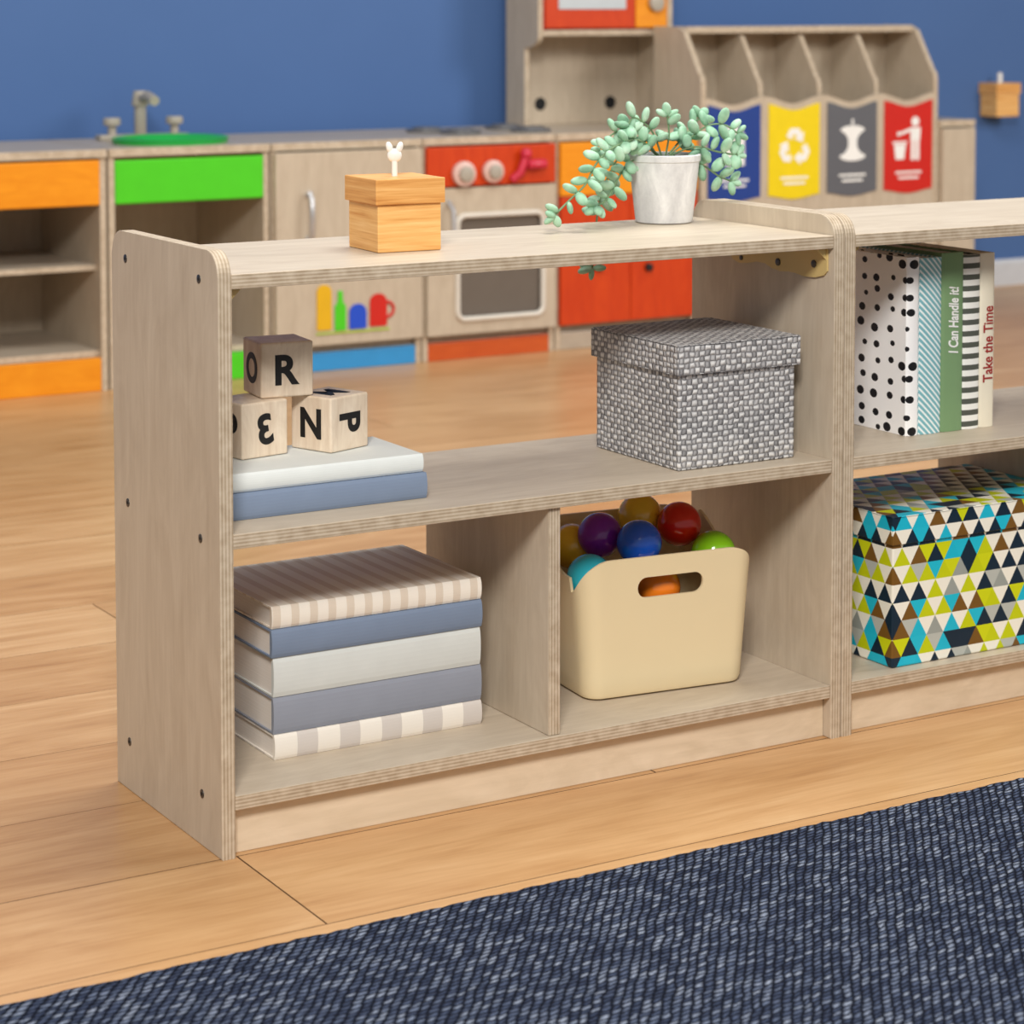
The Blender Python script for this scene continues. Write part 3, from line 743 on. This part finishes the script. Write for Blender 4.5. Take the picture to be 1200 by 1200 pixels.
# hutch
HX0, HX1, HB, HF1, HF2 = 2.182, 2.590, 3.155, 2.996, 3.063
zs = .777
t = thing('microwave_hutch', 'birch hutch with two dark holes standing on the play kitchen worktop', 'hutch', (HX0, HB, KZ+.0003))
hb_, f1, f2 = 0, HF1-HB, HF2-HB; zr = zs-KZ-.022
sp_ = [(hb_, 0), (hb_, .55), (f1, .55), (f1, zr+.006)]
for k in range(7):
    a = k/6*pi/2; sp_.append((f2-(f2-f1)*cos(a)*1.0, zr+.006-.03*sin(a)*1.0))
sp_.append((f2, 0)); wH = HX1-HX0
for x in (0, wH-.014):
    b = B(); prism(b, sp_, 'x', x, x+.014); obj('side_panel', b, [KW_Z, P_X], t, edge_axis=0)
box('back_panel', (.0142, -.012, 0), (wH-.0142, -.001, .55), KW_Z, t, .0005)
box('shelf_board', (.0142, f1, zr+.007), (wH-.0142, -.0125, zr+.0215), [KW_X, P_Z], t, .0005, 2)
for u, v in ((633, 122), (715, 120)):
    q = at(u, v, 1, HB-.012); b = B(); cyl(b, (q.x-HX0, -.0125, q.z-KZ), .017, .0008, 'y'); obj('hole', b, HOLE, t)
mw = thing('toy_microwave', 'red toy microwave with orange control strip on the hutch shelf', 'toy microwave', (HX0+.016, HF1+.004, zs+.0006))
ww = wH-.034; b = B(); bx(b, (0, 0, 0), (ww, .135, .20), .003); obj('body', b, RED, mw)
xs_ = ww*.73
b = B(); bx(b, (.002, -.010, .004), (xs_, -.0005, .196), .002); dr = obj('door', b, REDO, mw)
box('door_window', (.04, -.0125, .052), (xs_-.03, -.0103, .16), GLASSL, dr, .0005)
box('control_strip', (xs_+.002, -.010, .004), (ww-.002, -.0005, .196), ORANGE, mw, .002)
b = B(); cyl(b, ((xs_+ww)/2+.01, -.018, .068), .022, .015, 'y', bev=.003); obj('knob', b, TAUPE, mw, True)

# sorting unit
SX0 = kx(821); SX1 = 3.297; sw = SX1-SX0; SD = .215
t = thing('sorting_station', 'birch recycling station with four cubbies and coloured sorting banners', 'toy shelf', (SX0, KY, 0))
def sprof(dy, dz):
    pts = [(SD, 0), (SD, .785-dz)]
    for k in range(6): a = k/5; pts.append((.11+dy-.03*a*a+.0, .785-dz-.012*a*a))
    pts += [(.012+dy, .665-dz)]
    for k in range(5): a = k/4*pi/2; pts.append((dy+.012-.012*sin(a), .665-dz-.03*(1-cos(a))))
    pts += [(dy, 0)]
    return pts
for x in (0, sw-.014):
    b = B(); prism(b, sprof(0, 0), 'x', x, x+.014); obj('side_panel', b, [KW_Z, P_X], t, edge_axis=0)
cw = (sw-.014)/4
for k in (1, 2, 3):
    b = B(); prism(b, sprof(.015, .014), 'x', cw*k, cw*k+.012); obj('divider', b, [KW_Z, P_X], t, edge_axis=0)
box('top_board', (.0142, .088, .768), (sw-.0142, SD-.0125, .7845), [KW_X, P_Z], t, .001, 2)
box('back_panel', (.0142, SD-.012, 0), (sw-.0142, SD-.001, .784), KW_Z, t, .0005)
def wave(s_): return .5-.5*cos(2*pi*s_)
top = []
for k in range(4):
    xa, xb = cw*k+.007, cw*(k+1)+.007
    for j in range(12): s_ = j/12; top.append((xa+(xb-xa)*s_, .606-.020*wave(s_)))
top = [(max(.0145, min(sw-.0145, x)), z) for x, z in top]+[(sw-.0145, .606)]
pts = [(.0145, 0)]+top+[(sw-.0145, 0)]
b = B(); prism(b, pts, 'y', .0005, .0125); obj('front_panel', b, KW_Z, t)
bn = [('blue', NAVY), ('yellow', YEL), ('grey', GREY), ('red', RED)]
def disc(b, x, z, r, y0, y1, n=16): prism(b, [(x+r*cos(2*pi*i/n), z+r*sin(2*pi*i/n)) for i in range(n)], 'y', y0, y1)
for k, (nm, mt) in enumerate(bn):
    xa, xb = cw*k+.020, cw*(k+1)-.006; N_ = 24; zt_, zb_ = .588, .345
    tp_ = [(xa+(xb-xa)*j/N_, zt_-.018*wave(.06+.88*j/N_)) for j in range(N_+1)]
    bt_ = [(xa+(xb-xa)*j/N_, zb_-.011*wave(.06+.88*j/N_)+.006) for j in range(N_+1)]
    b = B(); prism(b, bt_+tp_[::-1], 'y', -.0030, 0.0003); bo_ = obj('banner', b, mt, t); bo_['label'] = nm+' sorting banner'
    cx_ = (xa+xb)/2; cz_ = .482; y0_, y1_ = -.0042, -.0031; b = B()
    if k == 1:
        r_ = .056; V3 = [Vector((r_*sin(2*pi*i/3), r_*cos(2*pi*i/3)-.008)) for i in range(3)]
        L_ = lambda i, s_: V3[i % 3].lerp(V3[(i+1) % 3], s_)
        for q in range(3):
            A_, B_2, C_, D_ = L_(q, .62), L_(q, .82), L_(q+1, .18), L_(q+1, .30)
            hw = .0092
            def nrm(p, q2): dd2 = (q2-p).normalized(); return Vector((-dd2.y, dd2.x))
            nA, nC = nrm(A_, B_2), nrm(C_, D_); nB = (nrm(A_, B_2)+nrm(B_2, C_)).normalized(); nC2 = (nrm(B_2, C_)+nrm(C_, D_)).normalized()
            P_ = [A_, B_2, C_, D_]; Nn = [nA, nB, nC2, nC]
            for j in range(3):
                qd = [P_[j]+Nn[j]*hw, P_[j+1]+Nn[j+1]*hw, P_[j+1]-Nn[j+1]*hw, P_[j]-Nn[j]*hw]
                prism(b, [(cx_+p.x, cz_+p.y) for p in qd], 'y', y0_, y1_)
            tip = L_(q+1, .53)
            prism(b, [(cx_+p.x, cz_+p.y) for p in (D_+nC*.018, tip, D_-nC*.018)], 'y', y0_, y1_)
    elif k == 2:
        pts = []
        for i in range(25): a = pi*i/24; pts.append((.040*cos(a), .030+.013*sin(a)))
        for i in range(1, 16): s_ = i/16; pts.append((-.014-.024*abs(2*s_-1)**2.6, .030-.066*s_))
        for i in range(25): a = pi+pi*i/24; pts.append((.043*cos(a), -.036+.014*sin(a)))
        for i in range(1, 16): s_ = i/16; pts.append((.014+.026*abs(2*s_-1)**2.6, -.036+.066*s_))
        prism(b, [(cx_+x, cz_+z) for x, z in pts], 'y', y0_, y1_); bx(b, (cx_-.003, y0_, cz_+.040), (cx_+.003, y1_, cz_+.060))
    elif k == 3:
        disc(b, cx_+.022, cz_+.048, .013, y0_, y1_)
        prism(b, [(cx_+.006, cz_-.002), (cx_+.038, cz_-.002), (cx_+.040, cz_+.032), (cx_+.006, cz_+.032)], 'y', y0_, y1_)
        bx(b, (cx_+.008, y0_, cz_-.055), (cx_+.020, y1_, cz_-.002)); bx(b, (cx_+.024, y0_, cz_-.055), (cx_+.036, y1_, cz_-.002))
        prism(b, [(cx_-.030, cz_+.012), (cx_+.006, cz_+.022), (cx_+.006, cz_+.031), (cx_-.030, cz_+.020)], 'y', y0_, y1_)
        prism(b, [(cx_-.050, cz_-.012), (cx_-.044, cz_-.052), (cx_-.016, cz_-.052), (cx_-.010, cz_-.012)], 'y', y0_, y1_)
        bx(b, (cx_-.054, y0_, cz_-.010), (cx_-.006, y1_, cz_-.004)); disc(b, cx_-.034, cz_+.016, .006, y0_, y1_)
    else:
        prism(b, [(cx_-.03, cz_-.05), (cx_+.03, cz_-.05), (cx_+.03, cz_+.03), (cx_+.01, cz_+.05), (cx_-.03, cz_+.05)], 'y', y0_, y1_)
    obj('icon', b, WHITE, bo_)
    b = B()
    for dz, hw_ in ((-.090, .044), (-.104, .034)): bx(b, (cx_-hw_, y0_, cz_+dz), (cx_+hw_, y1_, cz_+dz+.006))
    obj('caption_lines', b, WHITE, bo_)
t, w = carcass('play_cabinet', 'plain birch play cabinet at the right end beyond the sorting station', 3.300, 3.425, None, .058, KW_X)
box('door', (.005, -.014, .062), (w-.005, -.001, KZ-.022), KW_Z, t, .002)
pd = .072
q0 = at(1168, 137, 1, WY-pd-.0038)
kb = keepsake('peg_box', 'small honey wood box with lid and peg fixed to the blue wall', (q0.x, WY-pd-.0038, q0.z), 0, along(q0, Vector((1, 0, 0)), 1194), pd, .066, .032, key=False)

# ------------------------------------------------------------------ camera, light
cam = bpy.data.cameras.new('Camera'); co = bpy.data.objects.new('Camera', cam); COL.objects.link(co)
co.location = CAM; co.rotation_euler = (pi/2-PIT, 0, -YAW)
cam.sensor_width = 36; cam.sensor_fit = 'HORIZONTAL'; cam.lens = F*36/1200
cam.shift_x = (600-PX)/1200; cam.shift_y = (PY-600)/1200
cam.dof.use_dof = True; cam.dof.focus_distance = 2.62; cam.dof.aperture_fstop = 8
bpy.context.scene.camera = co
def area(name, loc, target, size, power, col=(1, 1, 1)):
    l = bpy.data.lights.new(name, 'AREA'); l.energy = power; l.size = size; l.color = col
    o = bpy.data.objects.new(name, l); COL.objects.link(o); o.location = loc
    o.rotation_euler = (Vector(target)-Vector(loc)).to_track_quat('-Z', 'Y').to_euler(); return o
area('key_light', (-1.5, -2.9, 3.1), (.4, .2, .3), .9, 180, (1, .965, .92))
area('ceiling_light', (1.0, .6, 3.2), (1.0, .8, 0), 1.4, 76, (1, .98, .95))
area('window_light', (4.2, -.6, 2.2), (1.8, 2.8, .2), 1.3, 66, (1, .985, .96))
wd = bpy.data.worlds.new('World'); bpy.context.scene.world = wd; wd.use_nodes = True
wd.node_tree.nodes['Background'].inputs[0].default_value = (1, .985, .965, 1); wd.node_tree.nodes['Background'].inputs[1].default_value = .34
bpy.context.scene.view_settings.view_transform = 'Standard'
